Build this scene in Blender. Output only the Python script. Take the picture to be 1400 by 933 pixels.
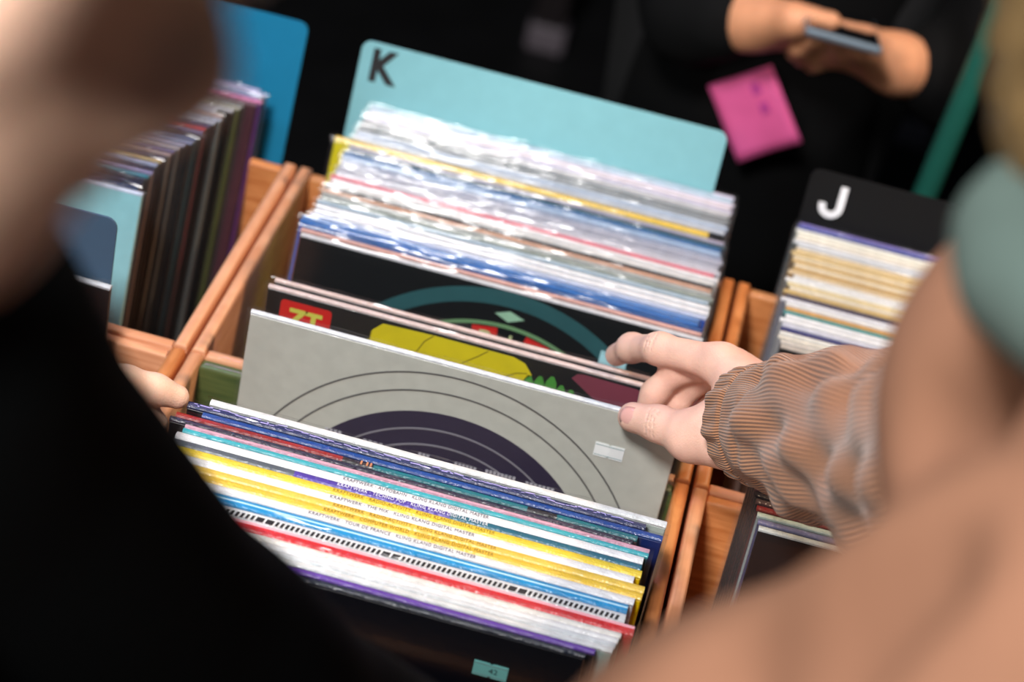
import bpy, bmesh, math, random
import numpy as np
from mathutils import Vector, Matrix, Euler

for o in list(bpy.data.objects): bpy.data.objects.remove(o, do_unlink=True)
scene = bpy.context.scene
C = scene.collection
random.seed(7); np.random.seed(7)
RZ = 0.90                       # height of the crate rims above the floor; layouts below are relative to the rims

# ------------------------------------------------------------------ camera
cam_d = bpy.data.cameras.new('camera'); cam = bpy.data.objects.new('camera', cam_d); C.objects.link(cam)
fw = Vector((-0.06057603, 0.84436513, -0.53233267)); rt = Vector((0.96459017, 0.18667343, 0.18632989)); up = Vector((-0.25670283, 0.50219573, 0.82577425))
M = Matrix((rt, up, -fw)).transposed().to_4x4(); M.translation = Vector((0.3294, -1.39455, 0.95596 + RZ))
cam.matrix_world = M
cam_d.sensor_width = 36; cam_d.lens = 3200 / 1400 * 36; cam_d.clip_start = 0.02; cam_d.clip_end = 50
cam_d.dof.use_dof = True; cam_d.dof.focus_distance = 1.555; cam_d.dof.aperture_fstop = 4.2
scene.camera = cam

# ------------------------------------------------------------------ world, lamps, exposure
w = bpy.data.worlds.new('world'); scene.world = w; w.use_nodes = True
w.node_tree.nodes['Background'].inputs[0].default_value = (0.55, 0.7, 0.85, 1); w.node_tree.nodes['Background'].inputs[1].default_value = 0.03
def area(name, loc, target, size, power, col):
    d = bpy.data.lights.new(name, 'AREA'); d.shape = 'DISK'; d.size = size; d.energy = power; d.color = col
    o = bpy.data.objects.new(name, d); C.objects.link(o); o.location = (loc[0], loc[1], loc[2] + RZ)
    o.rotation_euler = (Vector(target) - Vector(loc)).to_track_quat('-Z', 'Y').to_euler(); return o
def spot(name, loc, target, ang, power, col, size=0.08, blend=0.4):
    d = bpy.data.lights.new(name, 'SPOT'); d.spot_size = math.radians(ang); d.spot_blend = blend; d.energy = power; d.color = col; d.shadow_soft_size = size
    o = bpy.data.objects.new(name, d); C.objects.link(o); o.location = (loc[0], loc[1], loc[2] + RZ)
    o.rotation_euler = (Vector(target) - Vector(loc)).to_track_quat('-Z', 'Y').to_euler(); return o
area('ceiling_lamp_key', (-0.25, -1.7, 2.1), (0.2, -0.05, 0), 0.5, 78, (1.0, 0.97, 0.95))
spot('stage_spot_crates', (0.35, 0.75, 2.2), (0.25, 0.0, 0), 46, 18, (0.95, 0.95, 1.0), 0.14)
spot('stage_spot_violet', (-0.9, 1.3, 1.7), (0.2, 0.0, 0), 40, 36, (0.72, 0.45, 1.0), 0.10)
spot('stage_spot_teal', (-1.3, -0.4, 1.9), (-0.22, 0.1, 0), 34, 50, (0.25, 0.8, 1.0), 0.15)
spot('stage_spot_warm', (1.5, 0.6, 1.9), (0.55, 0.1, 0), 40, 140, (1.0, 0.72, 0.45), 0.12)
spot('added_spot_far', (0.9, -0.1, 2.2), (0.4, 0.85, -0.05), 26, 130, (1.0, 0.92, 0.88), 0.12)  # added spot, brightens the far person's hands and the pink card
spot('added_spot_left', (-0.30, -2.4, 1.40), (0.10, -0.93, 0.72), 17, 120, (1.0, 0.95, 0.88), 0.12)  # added narrow spot, only there to brighten the left person's head
scene.view_settings.view_transform = 'Standard'; scene.view_settings.look = 'None'
scene.view_settings.gamma = 1; scene.view_settings.use_curve_mapping = False
scene.view_settings.exposure = 0.0
try: scene.cycles.transparent_max_bounces = 24
except Exception: pass

# ------------------------------------------------------------------ helpers
def srgb(r, g, b):
    f = lambda c: (c / 255 / 12.92) if c / 255 <= 0.04045 else ((c / 255 + 0.055) / 1.055) ** 2.4
    return (f(r), f(g), f(b), 1)
MATS = {}
def mat(name, col, rough=0.5, noise=0.06, nscale=60, coat=0.0, bump=0.0, bscale=200, spec=0.5, metal=0.0, sss=0.0, sheen=0.0):
    if name in MATS: return MATS[name]
    m = bpy.data.materials.new(name); m.use_nodes = True; nt = m.node_tree; b = nt.nodes['Principled BSDF']
    b.inputs['Roughness'].default_value = rough; b.inputs['Specular IOR Level'].default_value = spec; b.inputs['Metallic'].default_value = metal
    b.inputs['Coat Weight'].default_value = coat; b.inputs['Coat Roughness'].default_value = 0.08
    if sss: b.inputs['Subsurface Weight'].default_value = sss; b.inputs['Subsurface Radius'].default_value = (0.012, 0.004, 0.002); b.inputs['Subsurface Scale'].default_value = 1.0
    if sheen: b.inputs['Sheen Weight'].default_value = sheen
    tc = nt.nodes.new('ShaderNodeTexCoord'); n = nt.nodes.new('ShaderNodeTexNoise'); n.inputs['Scale'].default_value = nscale; n.inputs['Detail'].default_value = 4
    nt.links.new(tc.outputs['Object'], n.inputs['Vector'])
    r = nt.nodes.new('ShaderNodeValToRGB'); r.color_ramp.elements[0].position = 0.3; r.color_ramp.elements[1].position = 0.7
    r.color_ramp.elements[0].color = tuple(c * (1 - noise) for c in col[:3]) + (1,); r.color_ramp.elements[1].color = tuple(min(1, c * (1 + noise)) for c in col[:3]) + (1,)
    nt.links.new(n.outputs['Fac'], r.inputs['Fac']); nt.links.new(r.outputs['Color'], b.inputs['Base Color'])
    if bump:
        n2 = nt.nodes.new('ShaderNodeTexNoise'); n2.inputs['Scale'].default_value = bscale; n2.inputs['Detail'].default_value = 3
        nt.links.new(tc.outputs['Object'], n2.inputs['Vector'])
        bp = nt.nodes.new('ShaderNodeBump'); bp.inputs['Strength'].default_value = bump; bp.inputs['Distance'].default_value = 0.002
        nt.links.new(n2.outputs['Fac'], bp.inputs['Height']); nt.links.new(bp.outputs['Normal'], b.inputs['Normal'])
        if coat: nt.links.new(bp.outputs['Normal'], b.inputs['Coat Normal'])
    MATS[name] = m; return m
def card(rgb, gloss=True):          # printed, laminated card of one colour
    return mat('card_%d_%d_%d' % rgb, srgb(*rgb), 0.32, 0.05, 90, 0.25, 0.12, 120)
def spine_card(rgb):
    c = srgb(*rgb); c = tuple(v * 0.86 for v in c[:3]) + (1,)
    return mat('spine_%d_%d_%d' % rgb, c, 0.3, 0.10, 160, 0.5, 0.5, 420)
def wood(name, c1, c2, rough=0.5):
    if name in MATS: return MATS[name]
    m = bpy.data.materials.new(name); m.use_nodes = True; nt = m.node_tree; b = nt.nodes['Principled BSDF']; b.inputs['Roughness'].default_value = rough
    b.inputs['Coat Weight'].default_value = 0.15
    tc = nt.nodes.new('ShaderNodeTexCoord'); mp = nt.nodes.new('ShaderNodeMapping'); mp.inputs['Scale'].default_value = (6, 6, 70)
    n = nt.nodes.new('ShaderNodeTexNoise'); n.inputs['Scale'].default_value = 2.2; n.inputs['Detail'].default_value = 8; n.inputs['Distortion'].default_value = 1.2
    r = nt.nodes.new('ShaderNodeValToRGB'); r.color_ramp.elements[0].position = 0.35; r.color_ramp.elements[1].position = 0.68
    r.color_ramp.elements[0].color = c1; r.color_ramp.elements[1].color = c2
    nt.links.new(tc.outputs['Object'], mp.inputs['Vector']); nt.links.new(mp.outputs['Vector'], n.inputs['Vector']); nt.links.new(n.outputs['Fac'], r.inputs['Fac'])
    nt.links.new(r.outputs['Color'], b.inputs['Base Color'])
    bp = nt.nodes.new('ShaderNodeBump'); bp.inputs['Strength'].default_value = 0.25; bp.inputs['Distance'].default_value = 0.001
    nt.links.new(n.outputs['Fac'], bp.inputs['Height']); nt.links.new(bp.outputs['Normal'], b.inputs['Normal'])
    MATS[name] = m; return m
def film_mat():
    m = bpy.data.materials.new('clear_film'); m.use_nodes = True; nt = m.node_tree; nt.nodes.remove(nt.nodes['Principled BSDF'])
    out = nt.nodes['Material Output']
    tr = nt.nodes.new('ShaderNodeBsdfTransparent'); tr.inputs[0].default_value = (0.97, 0.975, 0.98, 1)
    gl = nt.nodes.new('ShaderNodeBsdfGlossy'); gl.inputs['Roughness'].default_value = 0.16
    df = nt.nodes.new('ShaderNodeBsdfDiffuse'); df.inputs[0].default_value = (0.85, 0.87, 0.9, 1)
    fr = nt.nodes.new('ShaderNodeLayerWeight'); fr.inputs[0].default_value = 0.5
    pw = nt.nodes.new('ShaderNodeMath'); pw.operation = 'POWER'; pw.inputs[1].default_value = 4.0; nt.links.new(fr.outputs['Facing'], pw.inputs[0])
    sc = nt.nodes.new('ShaderNodeMath'); sc.operation = 'MULTIPLY_ADD'; sc.inputs[1].default_value = 0.55; sc.inputs[2].default_value = 0.028; nt.links.new(pw.outputs[0], sc.inputs[0])
    tc = nt.nodes.new('ShaderNodeTexCoord'); mp = nt.nodes.new('ShaderNodeMapping'); mp.inputs['Scale'].default_value = (0.4, 1, 1.5)
    n = nt.nodes.new('ShaderNodeTexNoise'); n.inputs['Scale'].default_value = 75; n.inputs['Detail'].default_value = 2
    bp = nt.nodes.new('ShaderNodeBump'); bp.inputs['Strength'].default_value = 0.25; bp.inputs['Distance'].default_value = 0.003
    nt.links.new(tc.outputs['Object'], mp.inputs[0]); nt.links.new(mp.outputs[0], n.inputs['Vector']); nt.links.new(n.outputs['Fac'], bp.inputs['Height'])
    nt.links.new(bp.outputs[0], gl.inputs['Normal']); nt.links.new(bp.outputs[0], fr.inputs['Normal'])
    m1 = nt.nodes.new('ShaderNodeMixShader'); m1.inputs[0].default_value = 0.008; nt.links.new(tr.outputs[0], m1.inputs[1]); nt.links.new(df.outputs[0], m1.inputs[2])
    m2 = nt.nodes.new('ShaderNodeMixShader'); nt.links.new(sc.outputs[0], m2.inputs[0]); nt.links.new(m1.outputs[0], m2.inputs[1]); nt.links.new(gl.outputs[0], m2.inputs[2])
    nt.links.new(m2.outputs[0], out.inputs[0]); return m
FILM = film_mat()

def tag(o, label, cat, group=None, kind=None):
    o['label'] = label
    if cat: o['category'] = cat
    if group: o['group'] = group
    if kind: o['kind'] = kind
    return o
def link(name, me, m, parent=None):
    o = bpy.data.objects.new(name, me); C.objects.link(o)
    if m is not None and not me.materials: me.materials.append(m)
    elif m is not None and me.materials[0] != m:
        o.material_slots[0].link = 'OBJECT'; o.material_slots[0].material = m
    if parent: o.parent = parent
    return o
def obj(name, bm, m, parent=None, smooth=False):
    me = bpy.data.meshes.new(name); bm.to_mesh(me); bm.free()
    if smooth: me.polygons.foreach_set('use_smooth', [True] * len(me.polygons))
    return link(name, me, m, parent)
def pyobj(name, verts, faces, m, parent=None, smooth=False):
    me = bpy.data.meshes.new(name); me.from_pydata([tuple(v) for v in verts], [], [tuple(f) for f in faces]); me.update()
    if smooth: me.polygons.foreach_set('use_smooth', [True] * len(me.polygons))
    return link(name, me, m, parent)
def empty(name, loc, rot=(0, 0, 0)):
    o = bpy.data.objects.new(name, None); C.objects.link(o); o.location = loc; o.rotation_euler = rot; o.empty_display_size = 0.05; return o
def box(bm, x0, x1, y0, y1, z0, z1, bev=0, seg=2):
    r = bmesh.ops.create_cube(bm, size=1); vs = r['verts']
    for v in vs: v.co = Vector(((x0 + x1) / 2 + v.co.x * (x1 - x0), (y0 + y1) / 2 + v.co.y * (y1 - y0), (z0 + z1) / 2 + v.co.z * (z1 - z0)))
    if bev:
        es = list({e for v in vs for e in v.link_edges}); bmesh.ops.bevel(bm, geom=es, offset=bev, segments=seg, profile=0.5, affect='EDGES')
    return bm
def prism_xz(bm, pts, y0, y1):       # outline in x-z, extruded along y (front y0)
    f = [bm.verts.new((p[0], y0, p[1])) for p in pts]; b = [bm.verts.new((p[0], y1, p[1])) for p in pts]; n = len(pts)
    bm.faces.new(f); bm.faces.new(list(reversed(b)))
    for i in range(n): bm.faces.new((f[i], b[i], b[(i + 1) % n], f[(i + 1) % n]))
    bmesh.ops.recalc_face_normals(bm, faces=bm.faces); return bm
def clip_poly(pts, zmin=None, zmax=None, xmin=None, xmax=None):
    def cut(ps, ax, val, keep_less):
        out = []
        for i in range(len(ps)):
            a, b = ps[i], ps[(i + 1) % len(ps)]; ia = (a[ax] <= val) == keep_less; ib = (b[ax] <= val) == keep_less
            if ia: out.append(a)
            if ia != ib:
                t = (val - a[ax]) / (b[ax] - a[ax]); out.append((a[0] + t * (b[0] - a[0]), a[1] + t * (b[1] - a[1])))
        return out
    for ax, v, k in ((1, zmin, False), (1, zmax, True), (0, xmin, False), (0, xmax, True)):
        if v is not None and pts: pts = cut(pts, ax, v, k)
    return pts
def annulus(bm, cx, cz, r0, r1, y0, y1, zmax=None, xlim=None, n=120):
    for i in range(n):
        a, b = 2 * math.pi * i / n, 2 * math.pi * (i + 1) / n
        if r0 > 0: q = [(cx + r0 * math.cos(a), cz + r0 * math.sin(a)), (cx + r1 * math.cos(a), cz + r1 * math.sin(a)), (cx + r1 * math.cos(b), cz + r1 * math.sin(b)), (cx + r0 * math.cos(b), cz + r0 * math.sin(b))]
        else: q = [(cx, cz), (cx + r1 * math.cos(a), cz + r1 * math.sin(a)), (cx + r1 * math.cos(b), cz + r1 * math.sin(b))]
        q = clip_poly(q, zmax=zmax, xmin=-xlim if xlim else None, xmax=xlim)
        if len(q) >= 3:
            bm.faces.new([bm.verts.new((p[0], y0, p[1])) for p in q])
    bmesh.ops.remove_doubles(bm, verts=bm.verts, dist=1e-6)
    bmesh.ops.recalc_face_normals(bm, faces=bm.faces)
    for f in bm.faces:
        if f.normal.y > 0: f.normal_flip()
    r = bmesh.ops.extrude_face_region(bm, geom=list(bm.faces))
    for v in [g for g in r['geom'] if isinstance(g, bmesh.types.BMVert)]: v.co.y = y1
    bmesh.ops.recalc_face_normals(bm, faces=bm.faces); return bm
def text_mesh(s, size, offset=0.0, extrude=0.00012, width=None, spacing=1.0):
    cu = bpy.data.curves.new('lettering', 'FONT'); cu.body = s; cu.size = size; cu.offset = offset; cu.extrude = extrude; cu.space_character = spacing; cu.resolution_u = 3
    o = bpy.data.objects.new('lettering', cu); C.objects.link(o)
    me = bpy.data.meshes.new_from_object(o.evaluated_get(bpy.context.evaluated_depsgraph_get()))
    bpy.data.objects.remove(o, do_unlink=True); bpy.data.curves.remove(cu)
    co = np.empty(len(me.vertices) * 3); me.vertices.foreach_get('co', co); co = co.reshape(-1, 3)
    co[:, 0] -= co[:, 0].min(); co[:, 1] -= co[:, 1].min()
    if width: co[:, 0] *= width / co[:, 0].max()
    me.vertices.foreach_set('co', co.ravel()); me.update(); me.materials.clear(); return me

# ------------------------------------------------------------------ smooth-union surfaces for bodies and cloth
def cone(a, b, ra, rb, k=None): return ('c', np.array(a, float), np.array(b, float), ra, rb, k)
def ball(c, r, k=None): return ('c', np.array(c, float), np.array(c, float) + 1e-6, r, r, k)
def ell(c, r, R=None, k=None): return ('e', np.array(c, float), np.array(r, float), np.eye(3) if R is None else np.array(R), None, k)
def cut(p): return ('-',) + p
def surf(prims, vox, k):
    lo = np.full(3, 1e9); hi = -lo; bbs = []
    for p in prims:
        q = p[1:] if p[0] == '-' else p
        if q[0] == 'c': r = max(q[3], q[4]); l = np.minimum(q[1], q[2]) - r; h = np.maximum(q[1], q[2]) + r
        else: r = q[2].max(); l = q[1] - r; h = q[1] + r
        bbs.append((l, h))
        if p[0] != '-': lo = np.minimum(lo, l); hi = np.maximum(hi, h)
    lo -= k + 3 * vox; hi += k + 3 * vox
    n = np.ceil((hi - lo) / vox).astype(int) + 1
    D = np.full(n, 1.0, np.float32)
    for p, (l, h) in zip(prims, bbs):
        neg = p[0] == '-'; q = p[1:] if neg else p; kk = q[5] if q[5] is not None else k
        m = 2 * kk + 3 * vox
        i0 = np.clip(np.floor((l - m - lo) / vox).astype(int), 0, n - 1); i1 = np.clip(np.ceil((h + m - lo) / vox).astype(int) + 1, 1, n)
        ax = [lo[a] + vox * np.arange(i0[a], i1[a]) for a in range(3)]
        X, Y, Z = np.meshgrid(*ax, indexing='ij'); Pt = np.stack([X, Y, Z], -1).astype(np.float32)
        if q[0] == 'c':
            ab = (q[2] - q[1]).astype(np.float32); L = max(float(ab @ ab), 1e-12)
            t = np.clip(((Pt - q[1].astype(np.float32)) @ ab) / L, 0, 1)
            d = np.linalg.norm(Pt - q[1].astype(np.float32) - t[..., None] * ab, axis=-1) - (q[3] + t * (q[4] - q[3]))
        else:
            u = ((Pt - q[1].astype(np.float32)) @ q[3].astype(np.float32)); r = q[2].astype(np.float32)
            k0 = np.linalg.norm(u / r, axis=-1); k1 = np.linalg.norm(u / (r * r), axis=-1) + 1e-9; d = k0 * (k0 - 1) / k1
        s = (slice(i0[0], i1[0]), slice(i0[1], i1[1]), slice(i0[2], i1[2])); o = D[s]
        if neg:
            hh = np.clip(0.5 - 0.5 * (o + d) / kk, 0, 1); D[s] = o * (1 - hh) + (-d) * hh + kk * hh * (1 - hh)
        else:
            hh = np.clip(0.5 + 0.5 * (d - o) / kk, 0, 1); D[s] = d * (1 - hh) + o * hh - kk * hh * (1 - hh)
    S = D < 0; c = [slice(None, -1), slice(1, None)]
    cnt = sum(S[c[i], c[j], c[l]].astype(np.int8) for i in (0, 1) for j in (0, 1) for l in (0, 1))
    act = (cnt > 0) & (cnt < 8); idx = np.full(act.shape, -1, np.int64); cells = np.argwhere(act); idx[act] = np.arange(len(cells))
    acc = np.zeros((len(cells), 3)); num = np.zeros(len(cells)); corners = [(i, j, l) for i in (0, 1) for j in (0, 1) for l in (0, 1)]
    val = {cc: D[cells[:, 0] + cc[0], cells[:, 1] + cc[1], cells[:, 2] + cc[2]] for cc in corners}
    for a in corners:
        for ax in range(3):
            if a[ax] == 0:
                b = list(a); b[ax] = 1; b = tuple(b); va, vb = val[a], val[b]; mk = (va < 0) != (vb < 0)
                t = np.where(mk, va / np.where(mk, va - vb, 1), 0); pt = np.tile(np.array(a, float), (len(cells), 1)); pt[:, ax] += t
                acc[mk] += pt[mk]; num[mk] += 1
    V = lo + vox * (cells + acc / num[:, None])
    F = []
    for ax in range(3):
        s0 = [slice(None)] * 3; s1 = [slice(None)] * 3; s0[ax] = slice(None, -1); s1[ax] = slice(1, None)
        A = S[tuple(s0)]; B = S[tuple(s1)]; e = np.argwhere(A != B); inside = A[tuple(e.T)]
        b, cx = [(1, 2), (2, 0), (0, 1)][ax]
        ok = (e[:, b] > 0) & (e[:, cx] > 0) & (e[:, b] < n[b] - 1) & (e[:, cx] < n[cx] - 1); e = e[ok]; inside = inside[ok]
        q = []
        for db, dc in ((-1, -1), (0, -1), (0, 0), (-1, 0)):
            ee = e.copy(); ee[:, b] += db; ee[:, cx] += dc; q.append(idx[tuple(ee.T)])
        q = np.stack(q, 1); q[~inside] = q[~inside][:, ::-1]; F.append(q)
    return V, np.concatenate(F)
def join(parts):
    V, F, o = [], [], 0
    for v, f in parts: V.append(v); F.append(f + o); o += len(v)
    return np.concatenate(V), np.concatenate(F)
def surf_obj(name, V, F, m, parent=None):
    V = np.array(V) + np.array([0, 0, RZ]); loc = np.zeros(3)
    if parent is not None: loc = np.array(parent.location)
    return pyobj(name, V - loc, F, m, parent, True)

# ------------------------------------------------------------------ setting
m_floor = mat('black_floor', srgb(22, 22, 24), 0.6, 0.3, 8)
bm = bmesh.new(); box(bm, -3.5, 4.5, -3.5, 4.5, -0.05, 0); tag(obj('floor', bm, m_floor), 'dark floor of the dim room', None, kind='structure')
bm = bmesh.new(); box(bm, -3.5, 4.5, 4.5, 4.6, 0, 3.4); tag(obj('wall_back', bm, mat('black_wall', srgb(14, 14, 16), 0.9, 0.2, 5)), 'dark back wall', None, kind='structure')
# table under the crates
m_cloth = mat('black_cloth', srgb(20, 24, 28), 0.85, 0.15, 120, bump=0.3)
t = tag(empty('display_table', (0.2, 0.03, 0)), 'table covered with dark cloth carrying the record crates', 'table')
bm = bmesh.new(); box(bm, -1.0, 1.0, -0.36, 0.43, RZ - 0.305, RZ - 0.28, 0.004); obj('table_top', bm, m_cloth, t)
for sx in (-0.95, 0.95):
    for sy in (-0.31, 0.38):
        bm = bmesh.new(); box(bm, sx - 0.025, sx + 0.025, sy - 0.025, sy + 0.025, 0, RZ - 0.305, 0.003); obj('leg', bm, mat('dark_metal', srgb(30, 30, 32), 0.4), t)

# ------------------------------------------------------------------ wooden crates
W1 = wood('pine_orange', srgb(190, 112, 58), srgb(222, 148, 90)); W2 = wood('pine_pale', srgb(206, 140, 100), srgb(232, 172, 132)); W3 = wood('pine_green_brown', srgb(62, 78, 40), srgb(88, 98, 52))  # W3 is a green-brown wood colour for the front crate's back panel
WT = 0.0105
def crate(label, x0, x1, y0, y1, ms):
    cx, cy = (x0 + x1) / 2, (y0 + y1) / 2; root = tag(empty('record_crate', (cx, cy, RZ - 0.28)), label, 'crate', 'wooden record crates')
    hx, hy = (x1 - x0) / 2, (y1 - y0) / 2
    def panel(name, a, b, c, d, z1, m):
        bm = bmesh.new(); box(bm, a, b, c, d, 0.0, z1)
        es = [e for e in bm.edges if all(v.co.z > z1 - 1e-4 for v in e.verts)]
        bmesh.ops.bevel(bm, geom=es, offset=0.0042, segments=3, profile=0.5, affect='EDGES'); o = obj(name, bm, m, root, True)
        md = o.modifiers.new('n', 'EDGE_SPLIT'); md.split_angle = math.radians(50); return o
    panel('side_panel', -hx, -hx + WT, -hy, hy, 0.28, ms[0]); panel('side_panel', hx - WT, hx, -hy, hy, 0.28, ms[1])
    panel('front_panel', -hx + WT, hx - WT, -hy, -hy + WT, 0.276, ms[2]); panel('back_panel', -hx + WT, hx - WT, hy - WT, hy, 0.276, ms[3])
    bm = bmesh.new(); box(bm, -hx + WT, hx - WT, -hy + WT, hy - WT, 0.004, 0.0175); obj('base', bm, W1, root)
    return root
g = 0.0017
crate('wooden crate of records with the teal letter divider, under the reaching hand', g, 0.379 - g, g, 0.3066 - g, (W2, W1, W2, W1))
crate('wooden crate of tightly packed records at the front, holding the grey ringed sleeve', g, 0.379 - g, -0.3066 + g, -g, (W2, W1, W1, W3))
crate('wooden crate of dark records at the back left, below the blue divider card', -0.405, -g, g, 0.3066 - g, (W1, W2, W2, W1))
crate('wooden crate at the front left behind the person in black', -0.405, -g, -0.3066 + g, -g, (W1, W1, W1, W2))
crate('wooden crate at the back right, holding the black divider with white letter', 0.379 + g, 0.754 - g, g, 0.3066 - g, (W1, W1, W2, W1))
crate('wooden crate at the front right, below the tan jacket sleeve', 0.379 + g, 0.754 - g, -0.3066 + g, -g, (W2, W1, W1, W1))

# ------------------------------------------------------------------ record sleeves
ZB = -0.262
SW = 0.315
_mesh = {}
def cover_mesh(t):
    k = ('cover', t)
    if k not in _mesh:
        bm = bmesh.new(); box(bm, -SW / 2, SW / 2, -t / 2, t / 2, 0, SW - 0.0022, 0.0006, 1); me = bpy.data.meshes.new('cover'); bm.to_mesh(me); bm.free(); _mesh[k] = me
    return _mesh[k]
def spine_mesh(t, x0=-SW / 2, x1=SW / 2):
    k = ('spine', t, x0, x1)
    if k not in _mesh:
        bm = bmesh.new(); h = t / 2; z = SW - 0.0022
        prof = [(-h, z), (-h, z + 0.0012), (-h * 0.6, z + 0.0021), (0, z + 0.0024), (h * 0.6, z + 0.0021), (h, z + 0.0012), (h, z)]
        nx = max(2, int((x1 - x0) / 0.012)); rows = []
        for i in range(nx + 1):
            x = x0 + (x1 - x0) * i / nx; rows.append([bm.verts.new((x, p[0], p[1])) for p in prof])
        for i in range(nx):
            for j in range(len(prof) - 1): bm.faces.new((rows[i][j], rows[i + 1][j], rows[i + 1][j + 1], rows[i][j + 1]))
        bm.faces.new(rows[0]); bm.faces.new(list(reversed(rows[-1])))
        bmesh.ops.recalc_face_normals(bm, faces=bm.faces)
        me = bpy.data.meshes.new('spine'); bm.to_mesh(me); bm.free(); _mesh[k] = me
    return _mesh[k]
def film_mesh(t, var):
    k = ('film', t, var)
    if k not in _mesh:
        rnd = random.Random(var * 13 + 5); nx = 40; wv = SW / 2 + 0.003; ys = t / 2 + 0.0007
        ph = [rnd.uniform(0, 6.28) for _ in range(8)]; verts = []; faces = []
        for s in (-1, 1):
            zs = [0.0, 0.1, 0.2, 0.28, 0.306, 0.3148, 0.3162, 0.3172]
            base = len(verts)
            for zi, z in enumerate(zs):
                for i in range(nx + 1):
                    x = -wv + 2 * wv * i / nx
                    wav = 0.0010 * math.sin(x * 95 + ph[0]) + 0.0007 * math.sin(x * 210 + ph[1]) + 0.0005 * rnd.uniform(-1, 1)
                    top = max(0, (z - 0.3148) / 0.0024)
                    y = s * (ys + 0.0002 * math.sin(x * 40 + z * 30 + ph[2])) * (1 - 0.4 * top) + wav * top * 0.45
                    zz = z + (0.0006 * math.sin(x * 60 + ph[3]) + 0.0004 * rnd.uniform(-1, 1)) * top
                    verts.append((x, y, zz))
            for zi in range(len(zs) - 1):
                for i in range(nx):
                    a = base + zi * (nx + 1) + i; faces.append((a, a + 1, a + nx + 2, a + nx + 1) if s < 0 else (a + 1, a, a + nx + 1, a + nx + 2))
        me = bpy.data.meshes.new('outer_sleeve'); me.from_pydata(verts, [], faces); me.update(); me.polygons.foreach_set('use_smooth', [True] * len(me.polygons)); _mesh[k] = me
    return _mesh[k]
ORD = ['', 'first', 'second', 'third', 'fourth', 'fifth', 'sixth', 'seventh', 'eighth', 'ninth', 'tenth', 'eleventh', 'twelfth', 'thirteenth', 'fourteenth', 'fifteenth', 'sixteenth', 'seventeenth', 'eighteenth', 'nineteenth', 'twentieth'] + ['twenty-' + s for s in ('first', 'second', 'third', 'fourth', 'fifth', 'sixth', 'seventh', 'eighth', 'ninth')] + ['thirtieth'] + ['thirty-' + s for s in ('first', 'second', 'third', 'fourth', 'fifth', 'sixth', 'seventh', 'eighth', 'ninth')] + ['fortieth']
_cnt = [0]
def record(label, group, xc, topy, lean, t, cover, spine, film=True, yaw=0.0, lift=0.0, segs=None):
    _cnt[0] += 1; a = math.radians(lean)
    root = tag(empty('record_sleeve', (xc, topy + SW * math.sin(a), RZ + ZB + t / 2 * abs(math.sin(a)) + 0.0003 + lift), (a, 0, math.radians(yaw))), label, 'record', group)
    link('cover', cover_mesh(t), card(cover), root)
    if segs:
        for (x0, x1, c) in segs: link('spine', spine_mesh(t, x0, x1), spine_card(c), root)
    else: link('spine', spine_mesh(t), spine_card(spine), root)
    if film: link('outer_sleeve', film_mesh(t, _cnt[0] % 7), FILM, root)
    root['_t'] = t
    return root
def on_face(root, name, bm, m):      # thin print on the front face; root-local x, z, front is -y
    return obj(name, bm, m, root)
def fy(root, k=1): return -root['_t'] / 2 - 0.0002 * k
def top_text(root, s, x0, wid, m, cap=0.0030):
    me = text_mesh(s, cap * 1.4, 0.0, 0.00006, wid, 1.1); co = np.empty(len(me.vertices) * 3); me.vertices.foreach_get('co', co); co = co.reshape(-1, 3)
    co[:, 1] -= co[:, 1].max() / 2; co[:, 0] += x0; co[:, 2] += SW + 0.00035; me.vertices.foreach_set('co', co.ravel()); me.update()
    link('spine_lettering', me, m, root)
def face_text(root, s, x, z, size, m, off=0.0, k=2, width=None, rot=0.0):
    me = text_mesh(s, size, off, 0.00005, width); co = np.empty(len(me.vertices) * 3); me.vertices.foreach_get('co', co); co = co.reshape(-1, 3)
    c, sn = math.cos(rot), math.sin(rot); xx = co[:, 0] * c - co[:, 1] * sn; zz = co[:, 0] * sn + co[:, 1] * c
    new = np.stack([x + xx, np.full(len(co), fy(root, k)) - co[:, 2], z + zz], 1); me.vertices.foreach_set('co', new.ravel()); me.update()
    return link('lettering', me, m, root)
def sticker(root, x0, x1, z0, z1, rgb=(206, 228, 226), price=None):
    xm = (x0 + x1) / 2; n = 0.0012
    pts = [(x0, z0), (xm - n, z0), (xm, z0 + n), (xm + n, z0), (x1, z0), (x1, z1), (xm + n, z1), (xm, z1 - n), (xm - n, z1), (x0, z1)]
    s = obj('price_sticker', prism_xz(bmesh.new(), pts, fy(root, 3), fy(root, 1)), mat('sticker_%d' % rgb[0], srgb(*rgb), 0.6), root)
    ink = mat('sticker_ink', srgb(40, 60, 66), 0.6)
    for z in (z1 - 0.0016, z0 + 0.0014):
        bm = bmesh.new(); box(bm, x0 + 0.0004, x1 - 0.0004, fy(root, 3) - 0.0001, fy(root, 3), z - 0.00025, z + 0.00025); link_o = obj('ruled_line', bm, mat('sticker_line', srgb(120, 150, 152), 0.6), s)
    if price:
        me = text_mesh(price, 0.006, 0.0, 0.00004); co = np.empty(len(me.vertices) * 3); me.vertices.foreach_get('co', co); co = co.reshape(-1, 3)
        new = np.stack([xm - 0.001 + co[:, 0], np.full(len(co), fy(root, 3) - 0.0001) - co[:, 2], (z0 + z1) / 2 - 0.002 + co[:, 1]], 1); me.vertices.foreach_set('co', new.ravel()); me.update()
        link('lettering', me, ink, s)
    return s

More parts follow.
